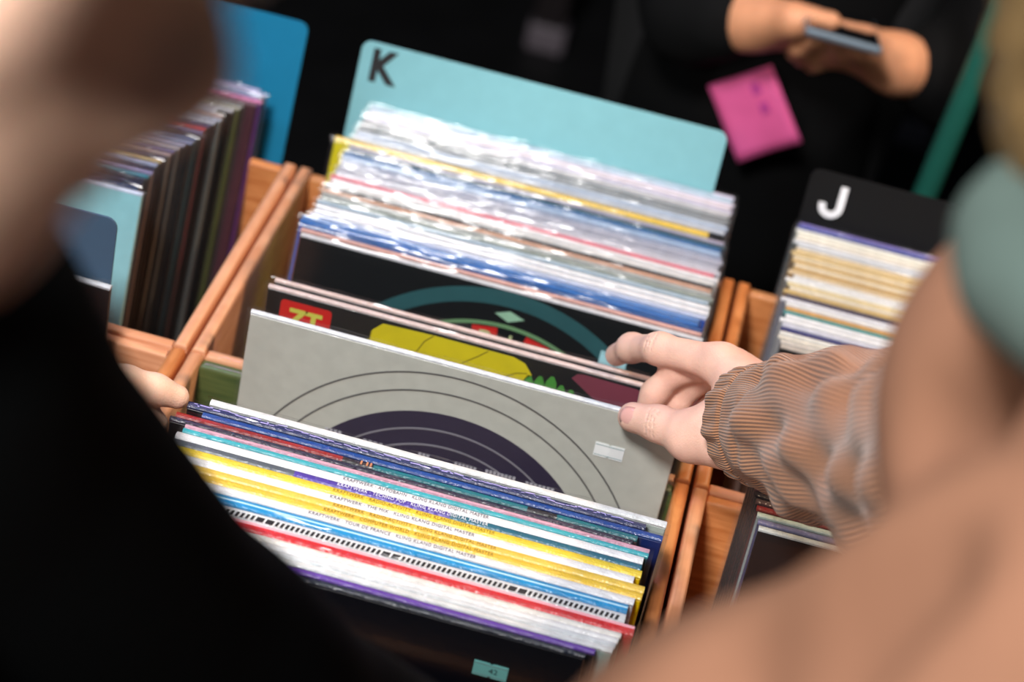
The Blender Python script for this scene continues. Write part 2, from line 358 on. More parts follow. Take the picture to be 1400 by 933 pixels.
# ---- packed records of the front crate, from the one behind the gap to the front
INK = mat('ink_grey', srgb(96, 84, 96), 0.6); INKW = mat('ink_white', srgb(240, 240, 245), 0.5); INKG = mat('ink_gold', srgb(150, 104, 20), 0.6); INKB = mat('ink_black', srgb(18, 16, 20), 0.6)
GF = 'records packed in the front crate'
FL = 6.0
H = SW / 2
rA = record('white-edged record sleeve, rearmost of the packed front stack, before the grey ringed sleeve', GF, 0.2080, -0.130, FL, 0.0060, (196, 208, 200), (240, 240, 240))
rB = record('navy record sleeve with lilac zigzag print along its top, behind the dark blue one', GF, 0.1950, -0.139, FL, 0.0060, (14, 14, 22), (44, 52, 96))
bm = bmesh.new(); x = -H + 0.004; rd = random.Random(3)
while x < H - 0.012:
    w_ = rd.uniform(0.001, 0.007); y_ = rd.uniform(-0.0016, 0.0012); h_ = rd.uniform(0.0005, 0.0012); dz = SW + 0.0004
    sl = rd.uniform(-0.0008, 0.0008)
    bm.faces.new([bm.verts.new(p) for p in ((x, y_, dz), (x + w_, y_ + sl, dz), (x + w_, y_ + sl + h_, dz), (x, y_ + h_, dz))]); x += w_ * rd.uniform(0.5, 1.1) + 0.0006
obj('spine_print', bm, mat('print_lilac', srgb(176, 166, 226), 0.4), rB)
rC = record('dark blue record sleeve sticking out furthest to the right in the front stack', GF, 0.2075, -0.1465, FL, 0.0055, (10, 40, 110), (16, 70, 150))
rD = record('record sleeve whose top edge changes from dark red to black to teal', GF, 0.1915, -0.1535, FL, 0.0050, (90, 14, 14), (150, 24, 20),
            segs=[(-H, -0.043, (158, 30, 22)), (-0.043, -0.022, (34, 16, 20)), (-0.022, 0.083, (12, 116, 128)), (0.083, 0.103, (24, 14, 20)), (0.103, H, (12, 110, 122))])
for x in (-0.031, -0.027, -0.0245):
    bm = bmesh.new(); box(bm, x, x + 0.0013, -0.0019, 0.0019, SW + 0.0002, SW + 0.0004); obj('spine_bar', bm, mat('print_copper', srgb(196, 130, 90), 0.5), rD)
rE = record('dark narrow record sleeve with violet glints, held at its left corner by fingers', GF, 0.1890, -0.1590, FL, 0.0042, (8, 10, 16), (34, 30, 56))
rE2 = record('pale pink edged record sleeve just behind the turquoise one', GF, 0.2010, -0.1638, FL, 0.0036, (60, 30, 40), (236, 176, 196))
rF = record('turquoise edged record sleeve behind the first white lettered spine', GF, 0.2010, -0.1685, FL, 0.0042, (20, 70, 90), (60, 178, 192))
def lettered(label, xc, topy, t, cover, spine, text, ink, x0, wid):
    r = record(label, GF, xc, topy, FL, t, cover, spine, film=False, segs=[(-H, -0.075, (92, 100, 108)), (-0.075, 0.03, (84, 62, 166)), (0.03, H, (38, 104, 128))] if ink is INKW else None); top_text(r, text, x0, wid, ink); return r
T = 'KRAFTWERK · %s · KLING KLANG DIGITAL MASTER'
lettered('white spine lettered record, rearmost of the lettered set of spines', 0.1985, -0.1755, 0.0068, (230, 230, 232), (244, 243, 246), T % 'AUTOBAHN', INK, -0.044, 0.098)
rH = lettered('purple and teal spined record with white lettering', 0.1985, -0.1830, 0.0060, (50, 40, 100), (70, 60, 140), T % 'TECHNO POP', INKW, -0.046, 0.101)
lettered('bright yellow spined lettered record directly in front of the purple spine', 0.1995, -0.1902, 0.0070, (240, 204, 20), (246, 214, 60), T % 'RADIO-ACTIVITY', INKG, -0.048, 0.108)
lettered('white spined lettered record between the yellow spines', 0.1955, -0.1978, 0.0068, (236, 236, 240), (246, 245, 248), T % 'THE MIX', INK, -0.044, 0.096)
lettered('golden yellow spined lettered record, rear one of the adjoining yellow pair', 0.2035, -0.2052, 0.0066, (240, 196, 10), (246, 206, 84), T % 'RADIO-ACTIVITY', INKG, -0.048, 0.108)
lettered('golden yellow spined lettered record, front one of the adjoining yellow pair', 0.2030, -0.2124, 0.0066, (240, 204, 10), (245, 202, 66), T % 'COMPUTER WORLD', INKG, -0.052, 0.112)
lettered('white spined lettered record directly behind the cyan spine', 0.1990, -0.2198, 0.0070, (240, 240, 244), (246, 245, 248), T % 'TOUR DE FRANCE', INK, -0.056, 0.110)
rN = record('bright cyan spined record with a pale stripe along it', GF, 0.1960, -0.2290, FL, 0.0088, (190, 190, 200), (16, 150, 214))
bm = bmesh.new(); box(bm, -H, H, -0.0004, 0.0008, SW + 0.0001, SW + 0.0004); obj('spine_stripe', bm, mat('print_pale_cyan', srgb(190, 230, 246), 0.4), rN)
rO = record('white spined record with a row of black squares along its edge', GF, 0.1960, -0.2390, FL, 0.0085, (214, 214, 220), (238, 240, 242))
bm = bmesh.new(); x = -H + 0.006; k = 0
while x < H - 0.006:
    w_ = 0.0019 if k % 23 not in (21, 22) else 0.0050
    vs = [bm.verts.new(p) for p in ((x, -0.0034, SW + 0.0002), (x + w_, -0.0034, SW + 0.0002), (x + w_ + 0.001, 0.0004, SW + 0.0006), (x + 0.001, 0.0004, SW + 0.0006))]; bm.faces.new(vs); x += w_ + 0.0014; k += 1
obj('spine_print', bm, INKB, rO)
rP = record('red spined record with a pale pink band, in front of the black squares', GF, 0.2030, -0.2490, FL, 0.0080, (200, 30, 40), (216, 40, 44))
bm = bmesh.new(); box(bm, -H, H, 0.0012, 0.0034, SW - 0.0005, SW + 0.0003); obj('spine_stripe', bm, mat('print_pink', srgb(244, 176, 186), 0.4), rP)
for i, (y, c) in enumerate(((-0.2560, (236, 232, 226)), (-0.2613, (240, 240, 242)), (-0.2666, (228, 232, 236)), (-0.2719, (238, 240, 240)))):
    record('white edged record, %s in front of the red spine in the front crate' % ORD[i + 1], GF, 0.1960 - 0.001 * i, y, FL, 0.0046, (176, 204, 196), c, film=i == 3)
rR = record('violet edged record sleeve directly behind the frontmost dark sleeve', GF, 0.1830, -0.2775, FL, 0.0044, (10, 10, 18), (104, 62, 170))
rS = record('frontmost dark sleeve with a pale price sticker in the front crate', GF, 0.1780, -0.2835, FL, 0.0044, (6, 10, 20), (24, 34, 50), film=False)
sticker(rS, 0.0925, 0.1142, SW - 0.0391, SW - 0.0269, (120, 196, 192), '42')

# ---- the grey ringed sleeve pulled forward by the hand
rG = record('light grey sleeve with thin dark rings and a dark purple disc, pinched by the hand', GF, 0.2035, -0.0205, 0.0, 0.0045, (196, 196, 186), (236, 238, 244), lift=0.006)
dk = mat('print_ring_grey', srgb(96, 94, 92), 0.4, coat=0.2); pu = mat('print_purple_black', srgb(46, 36, 62), 0.35, coat=0.3); gr = mat('print_mid_grey', srgb(140, 136, 144), 0.4)
zc = SW - 0.1620
for r_ in (0.152, 0.137):
    on_face(rG, 'printed_ring', annulus(bmesh.new(), 0, zc, r_ - 0.0006, r_ + 0.0006, fy(rG, 2), fy(rG, 0)), dk)
on_face(rG, 'printed_disc', annulus(bmesh.new(), 0, zc, 0, 0.1195, fy(rG, 1), fy(rG, 0)), pu)
for r_ in (0.105, 0.0915):
    on_face(rG, 'printed_ring', annulus(bmesh.new(), 0, zc, r_ - 0.0006, r_ + 0.0006, fy(rG, 3), fy(rG, 1)), gr)
bm = bmesh.new()
for (xa, xb, zt, hs) in ((-0.0905, -0.0775, -0.0735, 4), (-0.062, -0.046, -0.0745, 4), (-0.041, -0.030, -0.079, 3), (-0.0205, -0.0115, -0.0735, 3), (0.0065, 0.0235, -0.0735, 6), (0.0295, 0.0525, -0.0725, 8), (0.0595, 0.0815, -0.0735, 7)):
    for i in range(hs):
        xx = xa + (xb - xa) * i / hs; ww = (xb - xa) / hs * 0.68
        box(bm, xx, xx + ww, fy(rG, 4), fy(rG, 1), SW + zt - 0.0122 + 0.0010 * (i % 2), SW + zt - 0.0068)
on_face(rG, 'printed_bars', bm, mat('print_light_grey', srgb(184, 180, 188), 0.45))
sticker(rG, 0.1012, 0.1224, SW - 0.0425, SW - 0.0310, (244, 247, 247))

# ------------------------------------------------------------------ back crate with the teal divider
GK = 'records in the crate with the teal divider'
KL = -12.8
kl = [ # top y, thickness, cover, spine colour, words
 (.3560, 5.5, (40, 44, 60), (214, 210, 232), 'lilac-white'), (.3495, 5.0, (90, 120, 150), (170, 200, 220), 'pale blue'), (.3435, 5.0, (60, 60, 70), (226, 214, 234), 'pale lilac'),
 (.3375, 5.0, (120, 90, 110), (230, 214, 220), 'pinkish white'), (.3315, 5.0, (30, 30, 36), (196, 190, 214), 'lilac-grey'), (.3255, 5.0, (10, 10, 12), (208, 204, 206), 'light grey'),
 (.3195, 5.0, (10, 10, 12), (150, 152, 156), 'mid grey'), (.3135, 5.0, (40, 40, 44), (120, 124, 128), 'dark grey'), (.3075, 5.0, (60, 64, 70), (148, 152, 158), 'dull grey'),
 (.3010, 5.5, (70, 80, 100), (190, 204, 226), 'blue-white'), (.2930, 5.5, (20, 20, 24), (204, 210, 224), 'silvery white'),
 (.2835, 9.0, (214, 196, 10), (246, 204, 70), 'thick yellow'), (.2750, 4.5, (60, 50, 70), (176, 166, 190), 'mauve-grey'), (.2690, 5.0, (10, 40, 60), (14, 66, 84), 'dark teal'),
 (.2630, 5.0, (20, 60, 110), (30, 100, 160), 'blue'), (.2565, 5.5, (90, 110, 140), (170, 194, 226), 'sky blue'), (.2500, 5.0, (60, 70, 90), (150, 160, 186), 'slate blue'),
 (.2440, 4.5, (60, 60, 70), (186, 186, 204), 'pale violet-grey'), (.2380, 4.5, (80, 80, 90), (170, 170, 186), 'greyish violet'), (.2320, 4.5, (60, 60, 64), (196, 194, 208), 'light violet-grey'),
 (.2262, 4.5, (210, 210, 214), (214, 212, 222), 'off-white'), (.2205, 4.0, (180, 30, 40), (240, 130, 146), 'pink'), (.2140, 6.0, (230, 230, 232), (244, 240, 242), 'white'),
 (.2070, 5.0, (220, 216, 210), (238, 234, 232), 'warm white'), (.2010, 4.0, (20, 16, 16), (50, 40, 40), 'black'), (.1955, 4.5, (200, 130, 80), (220, 168, 140), 'pale orange'),
 (.1895, 5.0, (100, 104, 100), (180, 182, 180), 'stone grey'), (.1830, 5.0, (110, 116, 104), (156, 164, 156), 'greenish grey'), (.1765, 5.0, (90, 110, 130), (176, 196, 212), 'misty blue'),
 (.1690, 6.5, (228, 228, 234), (246, 246, 250), 'bright white'), (.1610, 6.5, (228, 228, 234), (248, 246, 250), 'snow white'), (.1535, 5.0, (20, 80, 180), (196, 206, 236), 'bluish white'),
 (.1470, 5.0, (16, 84, 190), (96, 140, 204), 'light blue'), (.1405, 5.0, (16, 84, 180), (40, 110, 190), 'strong blue'), (.1340, 4.5, (20, 60, 120), (24, 84, 150), 'deep blue'),
 (.1282, 4.5, (120, 60, 50), (226, 172, 160), 'salmon')]
for i, (y, t_, cv, sp, wd) in enumerate(kl):
    dx = 0.2035 + random.uniform(-0.003, 0.0015)
    if 'yellow' in wd: dx = 0.1885
    if wd in ('strong blue', 'light blue'): dx = 0.1975
    record('%s edged record, %s in front of the teal divider card' % (wd, ORD[i + 1]), GK, dx, y, KL, t_ / 1000, cv, sp)
r19 = record('black record sleeve with dark teal ring and red lettered squares, facing the hand', GK, 0.2035, 0.1210, KL, 0.0050, (8, 11, 14), (222, 220, 224), film=False)
link('outer_sleeve', film_mesh(0.005, 2), FILM, r19)
cx, czz = 0.010, SW - 0.155
on_face(r19, 'printed_band', annulus(bmesh.new(), cx, czz, 0.1405, 0.1525, fy(r19, 1), fy(r19, 0), xlim=H - 0.001), mat('print_dark_teal', srgb(38, 84, 88), 0.4))
on_face(r19, 'printed_ring', annulus(bmesh.new(), cx, czz, 0.1235, 0.1262, fy(r19, 1), fy(r19, 0)), mat('print_sage', srgb(110, 150, 104), 0.45))
on_face(r19, 'printed_diamond', prism_xz(bmesh.new(), [(0.0005, SW - 0.0215), (0.0115, SW - 0.0175), (0.0235, SW - 0.0215), (0.0115, SW - 0.0262)], fy(r19, 2), fy(r19, 0)), mat('print_mint', srgb(150, 190, 160), 0.45))
red = mat('print_red', srgb(206, 30, 24), 0.4, coat=0.2); lg = mat('print_pale_green', srgb(196, 206, 150), 0.45)
for ang, ch, isred in ((97, 'D', True), (87, 'I', False), (77, 'A', True), (109, 'E', False), (121, 'M', True), (66, 'N', False)):
    a = math.radians(ang); c0, s0 = math.cos(a), math.sin(a); rr = 0.1145
    def rp(u, v): return (cx + (rr + v) * c0 + u * s0, czz + (rr + v) * s0 - u * c0)
    if isred: on_face(r19, 'printed_square', prism_xz(bmesh.new(), [rp(-0.0098, -0.008), rp(0.0098, -0.008), rp(0.0098, 0.0075), rp(-0.0098, 0.0075)], fy(r19, 1), fy(r19, 0)), red)
    p = rp(-0.0038 if ch != 'I' else -0.001, -0.006); face_text(r19, ch, p[0], p[1], 0.0145, lg, 0.0003, 3, rot=a - math.pi / 2)
sticker(r19, 0.0855, 0.1065, SW - 0.0400, SW - 0.0288, (170, 216, 224))

# two black sleeves standing upright in front of it
GB = 'black sleeves flipped forward'
rb1 = record('plain black sleeve with a pale edge, touched by the index fingertip', GB, 0.2055, 0.0375, -1.0, 0.0042, (6, 7, 9), (226, 196, 188))
rb2 = record('black sleeve with red label, yellow and maroon shapes, behind the grey ringed sleeve', GB, 0.2035, 0.0275, 0.0, 0.0042, (22, 23, 24), (226, 200, 196))
def rrect(x0, x1, z0, z1, r, n=5):
    pts = []
    for cx_, cz_, a0 in ((x1 - r, z1 - r, 0), (x0 + r, z1 - r, 90), (x0 + r, z0 + r, 180), (x1 - r, z0 + r, 270)):
        for i in range(n + 1): a = math.radians(a0 + 90 * i / n); pts.append((cx_ + r * math.cos(a), cz_ + r * math.sin(a)))
    return pts
on_face(rb2, 'printed_label', prism_xz(bmesh.new(), rrect(-0.1465, -0.1080, SW - 0.034, SW - 0.0080, 0.003), fy(rb2, 1), fy(rb2, 0)), red)
face_text(rb2, 'ZT', -0.1405, SW - 0.0285, 0.0195, mat('print_yellow_green', srgb(206, 204, 84), 0.45), 0.0009, 2, 0.026)
ye = mat('print_yellow', srgb(216, 200, 20), 0.4, coat=0.2)
on_face(rb2, 'printed_shape', prism_xz(bmesh.new(), [(p[0] / 1000, SW + p[1] / 1000) for p in ((-84, -34), (-81, -24), (-77.5, -22), (-77, -14), (-70, -6.5), (-32, -5.2), (28, -5.4), (37, -8.3), (43.5, -16.4), (40, -20), (38, -26), (20, -34))], fy(rb2, 1), fy(rb2, 0)), ye)
dl = mat('print_olive_line', srgb(120, 108, 10), 0.5)
for pts in (((-32, -5.3), (-38, -12), (-43, -24)), ((9, -6), (2, -13), (-8, -21.7)), ((40, -16), (32, -18), (24, -24)), ((-77.5, -15), (-78, -24), (-79, -30))):
    bm = bmesh.new()
    for a, b in zip(pts[:-1], pts[1:]):
        d = Vector((b[0] - a[0], b[1] - a[1])).normalized(); nn = (-d.y * 0.35, d.x * 0.35)
        q = [((p[0] + s * nn[0]) / 1000, SW + (p[1] + s * nn[1]) / 1000) for p, s in ((a, 1), (b, 1), (b, -1), (a, -1))]
        prism_xz(bm, q, fy(rb2, 2), fy(rb2, 0))
    on_face(rb2, 'printed_line', bm, dl)
gn = mat('print_green', srgb(74, 150, 60), 0.45)
for (x, z, s) in ((42, -17, 4.5), (50, -15.5, 4.5), (58.5, -13.2, 4.8), (66.5, -18.5, 4.5), (74, -20, 4)):
    on_face(rb2, 'printed_leaf', prism_xz(bmesh.new(), [((x + dx) / 1000, SW + (z + dz) / 1000) for dx, dz in ((-s, -14), (-s * .8, -5), (-1.2, 0), (1.2, 0), (s * .8, -5), (s, -14))], fy(rb2, 1), fy(rb2, 0)), gn)
on_face(rb2, 'printed_shape', prism_xz(bmesh.new(), [(p[0] / 1000, SW + p[1] / 1000) for p in ((72, -10), (75.5, -5.5), (80, -4.6), (120, -5.2), (135, -12), (138, -28), (110, -30), (90, -22))], fy(rb2, 1), fy(rb2, 0)), mat('print_maroon', srgb(126, 58, 74), 0.45))

# ------------------------------------------------------------------ divider cards
def divider(label, xc, topy, lean, h, rgb, letter=None, ink=None, lx=0.011, lz=0.033, lh=0.0275, lw=None):
    a = math.radians(lean); root = tag(empty('divider_card', (xc, topy + h * math.sin(a), RZ + ZB + 0.0006), (a, 0, 0)), label, 'divider', 'alphabet divider cards')
    root['_t'] = 0.002
    bm = prism_xz(bmesh.new(), rrect(-H, H, 0, h, 0.008), -0.001, 0.001); obj('card', bm, mat('divider_%d_%d_%d' % rgb, srgb(*rgb), 0.7, 0.03, spec=0.2), root)
    if letter: face_text(root, letter, -H + lx, h - lz, lh / 0.73, ink, 0.0016, 2, lw)
    return root
divider('pale teal divider card with a black letter in its corner', 0.1835, 0.3660, -12.6, 0.368, (128, 182, 190), 'K', INKB, 0.0105, 0.0335, 0.0275, 0.024)
divider('black divider card with a white letter in its corner', 0.573, 0.3600, -12.6, 0.360, (14, 14, 16))
jd = [o for o in C.objects if o.name.startswith('divider_card')][-1]
jp_ = [(.0208, .029), (.0208, .0104)] + [(.0104 + .0104 * math.cos(math.radians(a)), .0104 + .0104 * math.sin(math.radians(a))) for a in range(-12, -181, -12)] + [(0, .0122), (.0060, .0122), (.0060, .0104)] + [(.0104 + .0044 * math.cos(math.radians(a)), .0104 + .0044 * math.sin(math.radians(a))) for a in range(-168, -11, 12)] + [(.0148, .0104), (.0148, .029)]
obj('lettering', prism_xz(bmesh.new(), [(-H + .0125 + p[0], .360 - .0385 + p[1]) for p in jp_], -0.0013, -0.0009), INKW, jd)
divider('bright blue divider card standing at the back left crate', -0.1790, 0.3640, -12.6, 0.370, (20, 120, 160))
divider('slate blue divider card in the front left crate beside the person in black', -0.2150, -0.0200, -0.6, 0.364, (70, 92, 116))

# ------------------------------------------------------------------ right back crate
GJ = 'records in the crate with the black divider'
jl = [(.3440, 4, (60, 60, 90), (110, 96, 180), 'violet'), (.3390, 5, (10, 30, 110), (20, 60, 150), 'royal blue'), (.3320, 5, (120, 130, 120), (236, 236, 226), 'white'), (.3255, 5, (130, 140, 130), (240, 236, 220), 'ivory'),
 (.3190, 5, (120, 110, 100), (236, 228, 214), 'cream'), (.3125, 5, (80, 84, 80), (222, 226, 232), 'cool white'), (.3060, 5, (60, 60, 60), (204, 208, 214), 'silver grey'), (.2995, 5, (120, 90, 50), (230, 206, 160), 'pale gold'),
 (.2930, 5, (110, 80, 40), (220, 190, 130), 'gold'), (.2865, 5, (120, 90, 60), (232, 214, 180), 'light buff'), (.2800, 5, (120, 100, 70), (214, 180, 120), 'tan'), (.2735, 5, (100, 80, 50), (236, 220, 190), 'buff'),
 (.2670, 5, (150, 110, 60), (206, 168, 104), 'dark gold'), (.2605, 5, (160, 120, 70), (226, 200, 160), 'sandy'), (.2540, 5, (90, 90, 90), (236, 236, 236), 'plain white'), (.2475, 5, (110, 110, 110), (246, 246, 246), 'bright white'),
 (.2410, 5, (120, 90, 50), (240, 220, 170), 'yellowish cream'), (.2345, 5, (60, 50, 40), (238, 226, 204), 'pale buff'), (.2280, 5, (130, 90, 40), (214, 180, 110), 'brass'), (.2215, 5, (20, 20, 26), (60, 50, 80), 'dark violet'),
 (.2150, 5, (110, 110, 120), (236, 236, 244), 'bluish white'), (.2085, 5, (120, 120, 120), (240, 240, 240), 'chalk white'), (.2020, 4, (160, 110, 50), (230, 170, 90), 'orange'), (.1960, 4, (20, 90, 90), (60, 150, 150), 'teal'),
 (.1900, 6, (150, 150, 150), (244, 244, 248), 'snow white'), (.1830, 6, (150, 150, 150), (246, 246, 248), 'very white'), (.1760, 5, (100, 100, 120), (220, 220, 234), 'lavender white'), (.1695, 5, (20, 20, 60), (30, 34, 110), 'navy'),
 (.1630, 5, (150, 150, 150), (240, 238, 232), 'warm white'), (.1565, 5, (150, 150, 150), (232, 224, 210), 'parchment'), (.1500, 5, (60, 60, 60), (220, 210, 200), 'beige'), (.1435, 5, (20, 20, 20), (200, 190, 180), 'greyish beige')]
for i, (y, t_, cv, sp, wd) in enumerate(jl):
    record('%s edged record, %s in front of the black divider card' % (wd, ORD[i + 1]), GJ, 0.5745 + random.uniform(-0.004, 0.003), y, -13.2, t_ / 1000, cv, sp)

# ------------------------------------------------------------------ left back crate
GL = 'records in the back left crate'
ll = [(.3520, 4.5, (60, 60, 90), (196, 190, 230), 'lilac', -.047), (.3460, 5, (30, 40, 60), (200, 196, 226), 'pale violet', -.040), (.3395, 5, (20, 60, 60), (120, 150, 190), 'green and blue', -.044), (.3330, 6, (84, 20, 100), (236, 130, 180), 'pink', -.040),
 (.3255, 5, (70, 34, 44), (120, 80, 90), 'maroon', -.043), (.3190, 5, (40, 40, 34), (130, 130, 126), 'olive grey', -.052), (.3125, 5, (70, 74, 30), (190, 186, 170), 'khaki', -.053), (.3055, 5, (6, 6, 8), (216, 214, 220), 'silvery', -.057),
 (.2985, 5, (8, 8, 10), (226, 224, 236), 'white', -.070), (.2915, 5, (120, 116, 110), (214, 180, 170), 'peach', -.062), (.2845, 5, (100, 104, 100), (206, 210, 226), 'pale grey', -.061), (.2775, 5, (10, 10, 14), (220, 222, 236), 'blue-white', -.064),
 (.2705, 5, (8, 8, 10), (90, 80, 120), 'dim violet', -.066), (.2635, 5, (140, 20, 24), (220, 70, 80), 'red', -.068), (.2565, 5, (10, 20, 26), (130, 120, 160), 'mauve', -.068), (.2495, 5, (6, 6, 8), (36, 40, 60), 'blackish', -.066),
 (.2425, 5, (12, 60, 66), (100, 120, 160), 'steel blue', -.069), (.2355, 5, (6, 6, 8), (150, 160, 196), 'ice blue', -.070), (.2285, 5, (16, 16, 20), (180, 176, 200), 'pale mauve', -.074), (.2215, 5, (90, 86, 80), (190, 180, 186), 'ash grey', -.076),
 (.2145, 5, (6, 6, 8), (120, 110, 150), 'dull violet', -.078), (.2075, 5, (100, 90, 80), (176, 150, 150), 'rosy grey', -.079), (.2005, 5, (8, 8, 10), (60, 60, 90), 'dark indigo', -.081), (.1935, 5, (8, 8, 10), (206, 180, 130), 'straw', -.082),
 (.1865, 5, (6, 8, 16), (170, 180, 214), 'frosty blue', -.083), (.1795, 5, (6, 8, 16), (30, 40, 70), 'midnight blue', -.083), (.1725, 5, (110, 90, 80), (150, 140, 180), 'iris', -.082), (.1655, 5, (8, 10, 18), (60, 130, 150), 'turquoise', -.083),
 (.1585, 5, (6, 8, 18), (20, 26, 50), 'ink blue', -.084), (.1515, 5, (6, 8, 18), (26, 34, 64), 'dark navy', -.084), (.1440, 5, (6, 8, 18), (40, 56, 90), 'deep navy', -.084)]
for i, (y, t_, cv, sp, wd, xr) in enumerate(ll):
    record('%s edged record, %s in front of the bright blue divider card' % (wd, ORD[i + 1]), GL, xr - H, y - 0.0235, -12.8 + i * 0.07, t_ / 1000, cv, sp)
rp_ = record('pale aqua faced record sleeve, frontmost of the back left crate', GL, -0.078 - H, 0.1130, -10.2, 0.0050, (150, 206, 214), (214, 222, 244))
# front left crate
record('dark sleeve with a thin pale edge, in front of the slate blue divider', 'records in the front left crate', -0.2120, -0.0290, -0.6, 0.005, (14, 16, 20), (226, 226, 236))
# front right crate
GR = 'records in the front right crate'
for i, (y, cv, sp, wd) in enumerate(((-.016, (8, 8, 9), (40, 40, 44), 'black'), (-.0235, (8, 8, 9), (30, 30, 34), 'glossy black'), (-.031, (12, 10, 12), (60, 50, 54), 'charcoal'), (-.0385, (30, 16, 20), (80, 40, 44), 'dark maroon'), (-.046, (10, 10, 12), (36, 30, 36), 'sooty black'),
    (-.0535, (14, 12, 14), (90, 70, 70), 'brownish grey'), (-.061, (60, 20, 24), (150, 40, 40), 'brick red'), (-.0685, (140, 150, 150), (206, 222, 214), 'pale mint'), (-.076, (60, 60, 90), (120, 120, 160), 'dusky violet'), (-.0835, (10, 10, 12), (200, 206, 206), 'pale grey'))):
    record('%s edged record, %s from the back of the front right crate' % (wd, ORD[i + 1]), GR, 0.5725 + 0.0012 * i, y - 0.02, -8.0, 0.0055, cv, sp)

# ------------------------------------------------------------------ people
def skin(name, col):
    m = mat(name, col, 0.48, 0.10, 55, bump=0.25, bscale=900, sss=0.12, spec=0.4); return m
SK1 = skin('skin_light', srgb(240, 190, 170)); SK2 = skin('skin_fair', srgb(236, 194, 170)); SK3 = skin('skin_warm', srgb(214, 150, 112))
NAIL = mat('nail', srgb(228, 170, 160), 0.25, 0.03, coat=0.4)
def chain(pts, rs, k=None): return [cone(pts[i], pts[i + 1], rs[i], rs[i + 1], k) for i in range(len(pts) - 1)]
def basis(fwd, upv=(0, 0, 1)):
    f = Vector(fwd).normalized(); r = f.cross(Vector(upv)).normalized(); u = r.cross(f); return np.array((r, f, u)).T   # columns right, forward, up
def head_prims(c, B):
    L = lambda x, y, z: np.array(c) + B @ np.array((x, y, z))
    p = [ell(L(0, -0.012, 0.035), (0.075, 0.094, 0.088), B), ell(L(0, 0.028, -0.035), (0.058, 0.062, 0.075), B), ell(L(0, 0.050, -0.078), (0.036, 0.034, 0.028), B),
         cone(L(0, 0.092, 0.012), L(0, 0.112, -0.028), 0.009, 0.014, 0.012), ell(L(0, 0.090, -0.058), (0.024, 0.012, 0.008), B, 0.006),
         ell(L(0.034, 0.072, -0.018), (0.024, 0.02, 0.02), B, 0.02), ell(L(-0.034, 0.072, -0.018), (0.024, 0.02, 0.02), B, 0.02)]
    for s in (-1, 1):
        p.append(ell(L(s * 0.077, -0.008, -0.005), (0.009, 0.02, 0.032), B, 0.006))
    for s in (-1, 1): p.append(cut(ell(L(s * 0.031, 0.100, 0.014), (0.017, 0.014, 0.011), B, 0.008)))
    return p
def hair_prims(c, B, length=0.0):
    L = lambda x, y, z: np.array(c) + B @ np.array((x, y, z))
    p = [ell(L(0, -0.022, 0.048), (0.086, 0.098, 0.090), B), ell(L(0, -0.060, -0.01 - length / 3), (0.080, 0.062, 0.075 + length / 2), B)]
    return p
def eyes(c, B, parent):
    for s in (-1, 1):
        q = np.array(c) + B @ np.array((s * 0.031, 0.083, 0.014)) + np.array((0, 0, RZ)) - np.array(parent.location)
        bm = bmesh.new(); bmesh.ops.create_uvsphere(bm, u_segments=16, v_segments=10, radius=0.0115, matrix=Matrix.Translation(q)); e = obj('eye', bm, mat('eye_white', srgb(230, 226, 220), 0.2), parent, True)
        q2 = q + B @ np.array((0, 0.0085, 0)); bm = bmesh.new(); bmesh.ops.create_uvsphere(bm, u_segments=12, v_segments=8, radius=0.0052, matrix=Matrix.Translation(q2)); obj('iris', bm, mat('iris_brown', srgb(60, 40, 26), 0.2), e, True)
def nail(parent, tip, along, normal, w_=0.0062, l=0.0075):
    t = Vector(along).normalized(); n = Vector(normal); n = (n - n.dot(t) * t).normalized(); s = t.cross(n)
    V, Fc = [], []
    for i in range(7):
        for j in range(7):
            a, b = -1 + i / 3, -1 + j / 3; q = (abs(a) ** 3 + abs(b) ** 3) ** (1 / 3) if (a or b) else 0; m_ = max(abs(a), abs(b)); sc = (m_ / q if q > 0 else 1)
            a2, b2 = a * sc, b * sc; p = Vector(tip) + t * (a2 * l) + s * (b2 * w_) + n * (-0.0028 * b2 * b2 - 0.0008 * a2 * a2); V.append(p + Vector((0, 0, RZ)) - Vector(parent.location))
    for i in range(6):
        for j in range(6): a = i * 7 + j; Fc.append((a, a + 1, a + 8, a + 7))
    o = pyobj('fingernail', V, Fc, NAIL, parent, True); md = o.modifiers.new('s', 'SOLIDIFY'); md.thickness = 0.0008; md.offset = 0; return o
def legs(hipL, hipR, dirx=0.0, s=1.0):
    p = []
    for h in (hipL, hipR):
        k_ = (h[0] + dirx * 0.03, h[1] + 0.03, -RZ + 0.50); a = (h[0] + dirx * 0.02, h[1] - 0.01, -RZ + 0.09)
        p += chain([h, k_, a], [0.088 * s, 0.062 * s, 0.045 * s])
    return p
def shoes(parent, hips, fwd, m):
    f = Vector(fwd).normalized()
    for h in hips:
        a = np.array((h[0], h[1] - 0.01, -RZ + 0.045)); V, Fc = surf([cone(a - np.array(f) * 0.05, a + np.array(f) * 0.15, 0.040, 0.034), cone(a, a + np.array((0, 0, 0.06)), 0.045, 0.048)], 0.008, 0.02)
        V[:, 2] = np.maximum(V[:, 2], -RZ + 0.001); surf_obj('shoe', V, Fc, m, parent)

